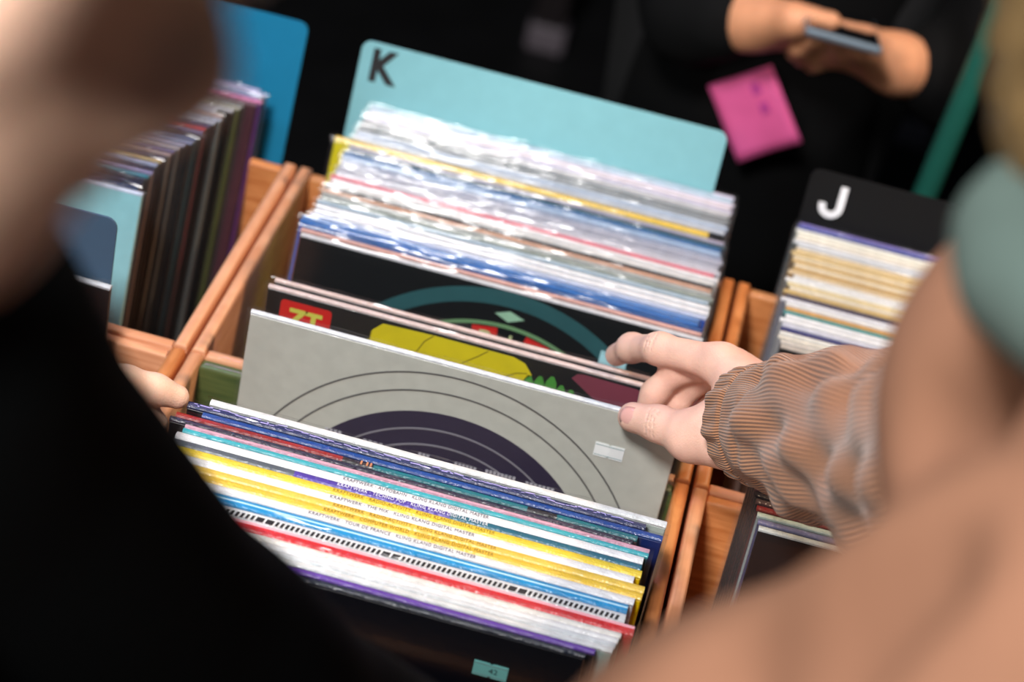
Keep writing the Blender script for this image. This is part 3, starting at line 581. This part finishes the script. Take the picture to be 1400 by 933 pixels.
# ---- person in the tan corduroy jacket (right), right hand pinching the sleeves
idx = [(.374, -.026, .119), (.331, -.002, .103), (.312, .024, .082), (.3025, .0415, .0620)]
thumb = [(.394, -.074, .088), (.368, -.058, .0765), (.3445, -.0455, .0710), (.3255, -.0345, .0635)]
mid = [(.381, -.007, .106), (.348, .000, .090), (.336, -.004, .068), (.3315, -.006, .047)]
rin = [(.389, .010, .095), (.362, .008, .080), (.352, .003, .055), (.349, -.002, .036)]
pin = [(.398, .024, .082), (.376, .024, .066), (.368, .018, .047), (.365, .013, .032)]
wr = np.array((.424, -.094, .126))
def hand_prims(wr, idx, mid, rin, pin, thumb, s=1.0, fore=None):
    p = []
    wr = np.array(wr)
    for f, r in ((idx, .0135), (mid, .0135), (rin, .0125), (pin, .0115)): p.append(cone(wr, f[0], .0200 * s, r * s, .016))
    p.append(cone(wr, thumb[1], .020 * s, .0132 * s, .018)); p.append(cone(thumb[0], thumb[1], .0165 * s, .0130 * s, .018))
    p.append(cone(thumb[1], np.array(idx[0]) * .55 + wr * .45, .010 * s, .010 * s, .016))
    for f, rr in ((idx, (.0122, .0104, .0094, .0082)), (mid, (.0112, .0098, .0086, .0074)), (rin, (.0105, .0092, .0080, .0070)), (pin, (.0095, .0080, .0070, .0062))): p += chain(f, [r * s for r in rr], .008)
    p += chain(thumb[1:], [.0124 * s, .0114 * s, .0106 * s], .009)
    pass
    if fore is not None: p.append(cone(wr, fore, .026 * s, .031 * s, .02))
    return p
elR = (.500, -.315, .268); shR = (.520, -.570, .475); shL = (.480, -.850, .530); elL = (.420, -.790, .390); elL2 = (.40, -.77, .30); wrL = (.30, -.62, .12); nk = (.530, -.700, .565); hd = np.array((.498, -.603, .660))
hpL, hpR = (.66, -.88, .02), (.66, -.68, .02)
p1 = tag(empty('person', (.62, -.72, 0)), 'person in tan corduroy jacket reaching into the crates with one hand', 'person')
Bh = basis((-0.30, 0.88, -0.38))
def creases(c, axis, normal, r, offs, span=50, depth=0.0005):
    a = Vector(axis).normalized(); n = Vector(normal); n = (n - n.dot(a) * a).normalized(); sd = a.cross(n); out = []
    for o in offs:
        pts = [Vector(c) + a * (o + 0.0006 * math.sin(ph * 0.06)) + (n * math.cos(math.radians(ph)) + sd * math.sin(math.radians(ph))) * r for ph in range(-span, span + 1, 11)]
        out += [cut(cone(pts[q], pts[q + 1], depth, depth, 0.0009)) for q in range(len(pts) - 1)]
    return out
hp = hand_prims(wr, idx, mid, rin, pin, thumb, 1.0, (.462, -.185, .180))
hp += creases(thumb[2], (-.019, .011, -.0075), (-.576, -.708, .411), .0120, (-.0035, -.0005, .0025))
hp += creases(idx[1], (-.031, .025, -.018), (-.2, -.45, .85), .0108, (-.003, 0, .003)); hp += creases(idx[2], (-.0145, .022, -.0205), (-.3, .3, .9), .0098, (-.0015, .0015))
hp += creases(mid[1], (-.022, -.002, -.02), (-.5, -.3, .6), .0102, (-.002, .001))
hv, hf = surf(hp, 0.0011, 0.006)
bp = head_prims(hd, Bh) + [cone(nk, hd + np.array((0.01, -0.01, -0.03)), .058, .054)] + [ell((.58, -.71, .32), (.11, .15, .22)), cone((.63, -.74, .2), (.66, -.78, .02), .13, .14)] + chain([shR, elR, (.462, -.185, .180)], [.045, .036, .029]) + chain([shL, elL, wrL], [.052, .040, .030]) + legs(hpL, hpR)
bv, bf = surf(bp, 0.007, 0.02)
lh = [np.array(wrL) + np.array(d) for d in ((-.05, .06, -.04), (-.075, .085, -.055), (-.09, .10, -.07))]
V, Fc = join([(hv, hf), (bv, bf)]); surf_obj('body', V, Fc, SK1, p1)
nail(p1, (.3222, -.0436, .0692), (-.019, .011, -.0075), (-.576, -.708, .411), .0068, .0078)
nail(p1, (.3010, .0395, .0700), (-.0095, .0175, -.020), (-.35, .6, .72), .0056, .0062)
eyes(hd, Bh, p1)
hr = hair_prims(hd, Bh, 0.05) + [ell(hd + Bh @ np.array((-.035, -.01, -.01)), (.055, .07, .085), Bh)]; V, Fc = surf(hr, 0.006, 0.03)
u_ = (V - hd) @ Bh; an = np.arctan2(u_[:, 0], u_[:, 1] + .02); V = V + (V - hd) / np.linalg.norm(V - hd, axis=1)[:, None] * (.0016 * np.sin(34 * an) + .0012 * np.sin(57 * an + 30 * u_[:, 2]) - .001)[:, None]
surf_obj('hair', V, Fc, mat('hair_brown', srgb(112, 90, 56), 0.6, 0.35, 40, bump=0.5, bscale=300), p1)
JK = mat('corduroy_tan', srgb(142, 102, 80), 0.9, 0.06, 30, spec=0.2, bump=0.2, bscale=500)
JK.node_tree.nodes['Principled BSDF'].inputs['Sheen Roughness'].default_value = 0.5
jp = [ell((.575, -.71, .34), (.135, .20, .24)), cone((.63, -.74, .22), (.655, -.78, -.02), .165, .165), cone(shR, (.54, -.72, .46), .095, .10), cone(shL, (.53, -.74, .47), .072, .10), cone((.545, -.715, .49), (.528, -.698, .560), .10, .072)] + chain([shR, (.515, -.45, .38)], [.092, .060]) + chain([shL, elL, wrL], [.086, .090, .060])
for a, b, r in (((.366, -.826, .496), (.390, -.858, .550), .026), ((.390, -.858, .550), (.410, -.858, .580), .022), ((.430, -.640, .490), (.458, -.690, .532), .016)): jp.append(cut(cone(a, b, r, r * .8, .03)))
V, Fc = surf(jp, 0.007, 0.035); jacket = surf_obj('jacket', V, Fc, JK, p1)
cc = np.array((.496, -.665, .598))
V, Fc = surf([cone(cc + np.array((.054 * math.cos(a), .058 * math.sin(a), .012 * math.cos(a))), cc + np.array((.054 * math.cos(a + .5), .058 * math.sin(a + .5), .012 * math.cos(a + .5))), .021, .021) for a in np.arange(0, 6.28, .5)], 0.006, 0.02)
surf_obj('collar', V, Fc, mat('collar_grey_green', srgb(84, 100, 95), 0.95, 0.1, 30, spec=0.2), p1)
tp = legs(hpL, hpR, s=1.12) + [cone((.66, -.78, .02), (.66, -.78, -.06), .16, .15)]
V, Fc = surf(tp, 0.01, 0.03); surf_obj('trousers', V, Fc, mat('denim_dark', srgb(34, 38, 52), 0.85), p1)
shoes(p1, (hpL, hpR), (-.8, .6, 0), mat('shoe_dark', srgb(30, 28, 28), 0.5))
# gathered corduroy sleeve end, modelled as a tube with ribs along the arm
def cord_mat():
    m = bpy.data.materials.new('corduroy_ribbed'); m.use_nodes = True; nt = m.node_tree; b = nt.nodes['Principled BSDF']; b.inputs['Roughness'].default_value = 0.85; b.inputs['Sheen Weight'].default_value = 0.25
    uv = nt.nodes.new('ShaderNodeUVMap'); wv = nt.nodes.new('ShaderNodeTexWave'); wv.bands_direction = 'X'; wv.inputs['Scale'].default_value = 1.0; wv.inputs['Distortion'].default_value = 0.6; wv.inputs['Detail'].default_value = 1
    mp = nt.nodes.new('ShaderNodeMapping'); mp.inputs['Scale'].default_value = (43, 3, 1); nt.links.new(uv.outputs[0], mp.inputs[0]); nt.links.new(mp.outputs[0], wv.inputs[0])
    r = nt.nodes.new('ShaderNodeValToRGB'); r.color_ramp.elements[0].color = srgb(96, 58, 34); r.color_ramp.elements[1].color = srgb(192, 134, 96); r.color_ramp.elements[0].position = 0.05; r.color_ramp.elements[1].position = 0.6
    nt.links.new(wv.outputs['Fac'], r.inputs[0]); nt.links.new(r.outputs[0], b.inputs['Base Color'])
    bp = nt.nodes.new('ShaderNodeBump'); bp.inputs['Strength'].default_value = 0.8; bp.inputs['Distance'].default_value = 0.0015; nt.links.new(wv.outputs['Fac'], bp.inputs['Height']); nt.links.new(bp.outputs[0], b.inputs['Normal'])
    return m
def tube(name, path, radii, m, parent, nu=220, nv=200, bulge=None, upv=(-.27, -.3, .9)):
    path = [Vector(p) for p in path]; n = len(path); verts, faces = [], []; uvs = []
    def at(s):
        x = s * (n - 1); i = min(int(x), n - 2); t = x - i
        p0, p1_, p2, p3 = path[max(i - 1, 0)], path[i], path[i + 1], path[min(i + 2, n - 1)]
        p = 0.5 * (2 * p1_ + (p2 - p0) * t + (2 * p0 - 5 * p1_ + 4 * p2 - p3) * t * t + (3 * p1_ - p0 - 3 * p2 + p3) * t ** 3)
        ra = [radii[i][k] * (1 - t) + radii[i + 1][k] * t for k in (0, 1)]; return p, ra
    L = 0; prev = None
    for j in range(nv + 1):
        s = j / nv; p, ra = at(s); d = (at(min(1, s + .01))[0] - at(max(0, s - .01))[0]).normalized(); u = Vector(upv); u = (u - u.dot(d) * d).normalized(); v = d.cross(u)
        if prev is not None: L += (p - prev).length
        prev = p
        for i in range(nu):
            a = 2 * math.pi * i / nu; e = bulge(a, L) if bulge else 0
            q = p + u * (math.cos(a) * (ra[0] + e)) + v * (math.sin(a) * (ra[1] + e)); verts.append(q + Vector((0, 0, RZ)) - Vector(parent.location)); uvs.append((i / nu, L))
    for j in range(nv):
        for i in range(nu): faces.append((j * nu + i, j * nu + (i + 1) % nu, (j + 1) * nu + (i + 1) % nu, (j + 1) * nu + i))
    me = bpy.data.meshes.new(name); me.from_pydata([tuple(v) for v in verts], [], faces); me.update(); me.polygons.foreach_set('use_smooth', [True] * len(faces))
    ul = me.uv_layers.new(name='UVMap')
    for poly in me.polygons:
        for li in poly.loop_indices:
            vi = me.loops[li].vertex_index; uu = uvs[vi][0]
            if poly.index % nu == nu - 1 and vi % nu == 0: uu = 1.0
            ul.data[li].uv = (uu * 1.0, uvs[vi][1])
    bmf = bmesh.new(); bmf.from_mesh(me); bmesh.ops.recalc_face_normals(bmf, faces=bmf.faces); bmf.to_mesh(me); bmf.free()
    return link(name, me, m, parent)
def gather(a, L):
    ph = 1.7 * math.sin(3 * a) + 0.8 * math.sin(5 * a + 1)
    cuff = math.exp(-((L - 0.012) / 0.013) ** 2)
    e = cuff * (0.0016 * math.sin(13 * a + ph) + 0.0011 * math.sin(23 * a + 2 * ph + 60 * L))
    e += -0.0028 * math.exp(-((L - 0.028) / 0.0028) ** 2)                       # stitched seam
    e += -0.0020 * math.exp(-((L - 0.062 - 0.008 * math.sin(2 * a)) / 0.006) ** 2) # crease further up
    big = min(1, max(0, (L - 0.028) / 0.05)); e += big * (0.0040 * math.sin(4 * a + 50 * L) + 0.0026 * math.sin(7 * a - 70 * L + 1.5) + 0.0016 * math.sin(11 * a + 40 * L))
    e += (1 - min(1, L / 0.004)) * -0.004
    return e
tube('sleeve', [(.397, -.074, .108), (.416, -.098, .125), (.436, -.132, .149), (.456, -.178, .182), (.480, -.240, .220), (.502, -.310, .268), (.515, -.410, .350), (.525, -.520, .440)],
     [(.037, .034), (.044, .039), (.052, .047), (.056, .052), (.060, .058), (.066, .064), (.076, .074), (.082, .080)], cord_mat(), p1, bulge=gather)

# ---- person in black (left), fingers on the front stack
p2 = tag(empty('person', (-.05, -.95, 0)), 'person in black top at the left leaning over the front crate, fingers on records', 'person')
hd2 = np.array((.134, -.930, .749)); Bh2 = basis((0.55, 0.70, -0.45))
wr2 = np.array((-.055, -.225, .070)); sh2 = (.066, -.764, .480); el2 = (.173, -.654, .270); fo2 = (.250, -.562, .180); shl2 = (-.28, -.80, .46); ell2 = (-.24, -.46, .20)
i2 = [(-.020, -.165, .068), (-.002, -.155, .066), (.016, -.147, .061), (.0300, -.1415, .0560)]
m2_ = [(-.024, -.158, .055), (-.004, -.150, .048), (.010, -.148, .040), (.020, -.146, .034)]
r2_ = [(-.028, -.155, .040), (-.010, -.150, .032), (.004, -.148, .024), (.012, -.147, .018)]
q2_ = [(-.032, -.155, .026), (-.016, -.152, .018), (-.006, -.150, .010), (.002, -.149, .006)]
t2_ = [(-.038, -.215, .062), (-.012, -.208, .052), (.012, -.200, .046), (.0360, -.1905, .0420)]
hv, hf = surf(hand_prims(wr2, i2, m2_, r2_, q2_, t2_, 1.0, (-.10, -.29, .10)), 0.0018, 0.006)
nk2 = (.02, -.90, .565)
bp = head_prims(hd2, Bh2) + [cone((-.05, -.885, .47), nk2, .07, .058), cone(nk2, hd2 + np.array((-.03, .0, -.03)), .058, .055), ell((-.07, -.90, .34), (.15, .13, .22)), cone((-.08, -.93, .2), (-.10, -.98, .02), .13, .14)] + chain([shl2, ell2, (-.10, -.29, .10)], [.05, .04, .030]) + chain([sh2, el2, fo2], [.05, .045, .033]) + legs((-.20, -.98, .02), (-.02, -.98, .02))
bv, bf = surf(bp, 0.007, 0.02); V, Fc = join([(hv, hf), (bv, bf)]); surf_obj('body', V, Fc, SK2, p2)
nail(p2, (.0345, -.1985, .0500), (.024, .0095, -.004), (.3, -.7, .75), .0060, .0070)
eyes(hd2, Bh2, p2)
V, Fc = surf([ell(hd2 + Bh2 @ np.array((0, -.035, .090)), (.082, .086, .064), Bh2)], 0.008, 0.03); surf_obj('hair', V, Fc, mat('hair_dark_brown', srgb(46, 34, 26), 0.6, 0.3, 40), p2)
BK = mat('black_knit', srgb(5, 9, 12), 0.95, 0.1, 40, bump=0.3, bscale=300, spec=0.15)
V, Fc = surf([ell((-.07, -.90, .36), (.19, .17, .24)), cone((-.08, -.93, .22), (-.10, -.98, -.03), .165, .165), cone(shl2, sh2, .085, .074), cone((.000, -.895, .545), (-.05, -.885, .46), .072, .11)] + chain([sh2, el2, fo2], [.076, .066, .048]) + chain([shl2, ell2, (-.085, -.265, .088)], [.08, .065, .040]), 0.007, 0.035)
surf_obj('top', V, Fc, BK, p2)
V, Fc = surf(legs((-.20, -.98, .02), (-.02, -.98, .02), s=1.12) + [cone((-.11, -.98, .02), (-.11, -.98, -.06), .16, .15)], 0.01, 0.03); surf_obj('trousers', V, Fc, mat('trousers_black', srgb(16, 16, 18), 0.9), p2)
shoes(p2, ((-.20, -.98, .02), (-.02, -.98, .02)), (.2, 1, 0), mat('shoe_dark', srgb(30, 28, 28), 0.5))

# ---- person in black behind the table, holding a phone
p3 = tag(empty('person', (.42, 1.02, 0)), 'person in black clothes behind the crates holding a phone in both hands', 'person')
hd3 = np.array((.37, .93, .72)); Bh3 = basis((0, -.85, -.5)); nk3 = (.36, 1.0, .56)
def far_hand(w_, sx):
    w_ = np.array(w_); P_ = lambda x, y, z: w_ + np.array((sx * x, y, z))
    return hand_prims(w_, [P_(.060, -.02, .022), P_(.088, -.030, .018), P_(.100, -.018, .000), P_(.095, .0, -.010)], [P_(.062, -.008, .010), P_(.090, -.012, .002), P_(.100, .0, -.014), P_(.092, .012, -.020)], [P_(.060, .006, -.004), P_(.085, .006, -.014), P_(.092, .016, -.026), P_(.082, .026, -.030)], [P_(.054, .018, -.016), P_(.074, .020, -.028), P_(.080, .028, -.036), P_(.072, .036, -.038)], [P_(.018, -.020, .016), P_(.040, -.034, .026), P_(.058, -.038, .032), P_(.076, -.034, .034)], 1.0, P_(-.07, .05, -.03))
hR = surf(far_hand((.335, .790, .018), 1), 0.003, 0.007)
hL = surf(far_hand((.488, .795, .010), -1), 0.003, 0.007)
X3 = .36
bp = head_prims(hd3, Bh3) + [cone(nk3, hd3 + np.array((0, .02, -.03)), .058, .055), ell((X3, 1.03, .30), (.14, .11, .24)), cone((X3, 1.03, .15), (X3, 1.03, -.02), .12, .12)] + chain([(X3 - .17, 1.02, .44), (.19, .96, .14), (.278, .835, -.006)], [.05, .04, .028]) + chain([(X3 + .17, 1.02, .44), (.60, .97, .14), (.555, .845, -.012)], [.05, .04, .028]) + legs((X3 - .08, 1.03, -.02), (X3 + .08, 1.03, -.02))
V, Fc = join([hR, hL, surf(bp, 0.009, 0.02)]); surf_obj('body', V, Fc, SK3, p3); eyes(hd3, Bh3, p3)
V, Fc = surf(hair_prims(hd3, Bh3), 0.01, 0.03); surf_obj('hair', V, Fc, mat('hair_dark_brown', srgb(46, 34, 26), 0.6), p3)
BK3 = mat('black_garment', srgb(9, 9, 10), 0.9, 0.1, 40, spec=0.15)
V, Fc = surf([ell((X3, 1.03, .30), (.175, .135, .27)), cone((X3, 1.03, .15), (X3, 1.03, -.28), .155, .15), cone((X3 - .17, 1.02, .44), (X3 + .17, 1.02, .44), .075, .075)] + chain([(X3 - .17, 1.02, .44), (.19, .96, .14), (.278, .835, -.006), (.305, .805, .008)], [.075, .062, .05, .044]) + chain([(X3 + .17, 1.02, .44), (.60, .97, .14), (.555, .845, -.012), (.526, .82, .002)], [.075, .062, .05, .044]), 0.01, 0.03)
surf_obj('coat', V, Fc, BK3, p3)
V, Fc = surf(legs((X3 - .08, 1.03, -.02), (X3 + .08, 1.03, -.02), s=1.15), 0.01, 0.03); surf_obj('trousers', V, Fc, mat('trousers_black', srgb(16, 16, 18), 0.9), p3)
shoes(p3, ((X3 - .08, 1.03, -.02), (X3 + .08, 1.03, -.02)), (0, -1, 0), mat('shoe_dark', srgb(30, 28, 28), 0.5))
# phone
ph = tag(empty('phone', (.422, .752, RZ + .050), (math.radians(-14), math.radians(2), math.radians(2))), 'silver-grey phone held in both hands by the person behind the crates', 'phone')
bm = bmesh.new(); box(bm, -.038, .038, -.0745, .0745, -.0042, .0042, .003, 2); obj('body', bm, mat('phone_metal', srgb(120, 136, 150), 0.3, metal=0.6), ph)
bm = bmesh.new(); box(bm, -.035, .035, -.071, .071, .0042, .0046); obj('screen', bm, mat('phone_glass', srgb(10, 12, 16), 0.08, coat=0.5), ph)
bm = bmesh.new(); box(bm, -.030, -.012, -.068, -.046, -.0056, -.0042, .0005, 1); obj('camera_bump', bm, mat('phone_metal', srgb(120, 136, 150)), ph)
# pink card
pk = tag(empty('paper_card', (.365, .842, RZ - .105), (math.radians(-8), math.radians(-36), 0)), 'bright pink paper card with faint purple writing against the black coat', 'card'); pk['_t'] = 0.0012
bm = bmesh.new(); N = 8; g_ = [[bm.verts.new((-.036 + .072 * i / N, .003 * math.sin(i * .5 + j * .2), -.044 + .088 * j / N)) for j in range(N + 1)] for i in range(N + 1)]
for i in range(N):
    for j in range(N): bm.faces.new((g_[i][j], g_[i + 1][j], g_[i + 1][j + 1], g_[i][j + 1]))
o = obj('paper', bm, mat('pink_paper', srgb(250, 104, 170), 0.6, 0.08, 30), pk, True); md = o.modifiers.new('s', 'SOLIDIFY'); md.thickness = 0.0012; md.offset = 0
for (x, z, s_) in ((.008, .020, .012), (.009, -.002, .012)):
    bm = bmesh.new(); box(bm, x, x + s_ * .7, -.0046, -.0036, z, z + s_); obj('handwriting', bm, mat('purple_ink', srgb(190, 60, 150), 0.7), pk)

# ------------------------------------------------------------------ dim things in the background
bt = tag(empty('trestle_table', (.33, 2.75, 0)), 'dark table in the unlit background, standing on pale-tipped legs', 'table')
DM = mat('dark_metal_legs', srgb(34, 26, 28), 0.5)
bm = bmesh.new(); box(bm, -.60, .60, -.25, .25, .72, .75, .003); obj('table_top', bm, mat('dark_metal', srgb(30, 30, 32), 0.4), bt)
for sx in (-.346, .346):
    for sy in (-.18, .18):
        bm = bmesh.new(); box(bm, sx - .03, sx + .03, sy - .025, sy + .025, .05, .72, .004); l = obj('leg', bm, DM, bt)
        bm = bmesh.new(); box(bm, sx - .036, sx + .036, sy - .03, sy + .03, 0, .055, .008); obj('leg_cap', bm, mat('grey_cap', srgb(128, 118, 126), 0.5), l)
tl = tag(empty('teal_pole', (.491, .73, 0)), 'slanted teal pole in the background above the black divider card', 'pole')
bm = bmesh.new(); ax = Vector((.14, 0.02, 1.95)); d = ax.normalized()
bmesh.ops.create_cone(bm, cap_ends=True, segments=20, radius1=.0125, radius2=.0125, depth=ax.length, matrix=Matrix.Translation(ax / 2) @ d.to_track_quat('Z', 'Y').to_matrix().to_4x4()); obj('tube', bm, mat('teal_paint', srgb(30, 100, 86), 0.5), tl, True)
bm = bmesh.new(); bmesh.ops.create_cone(bm, cap_ends=True, segments=20, radius1=.12, radius2=.11, depth=.03, matrix=Matrix.Translation((0, 0, .015))); obj('foot', bm, DM, tl, True)
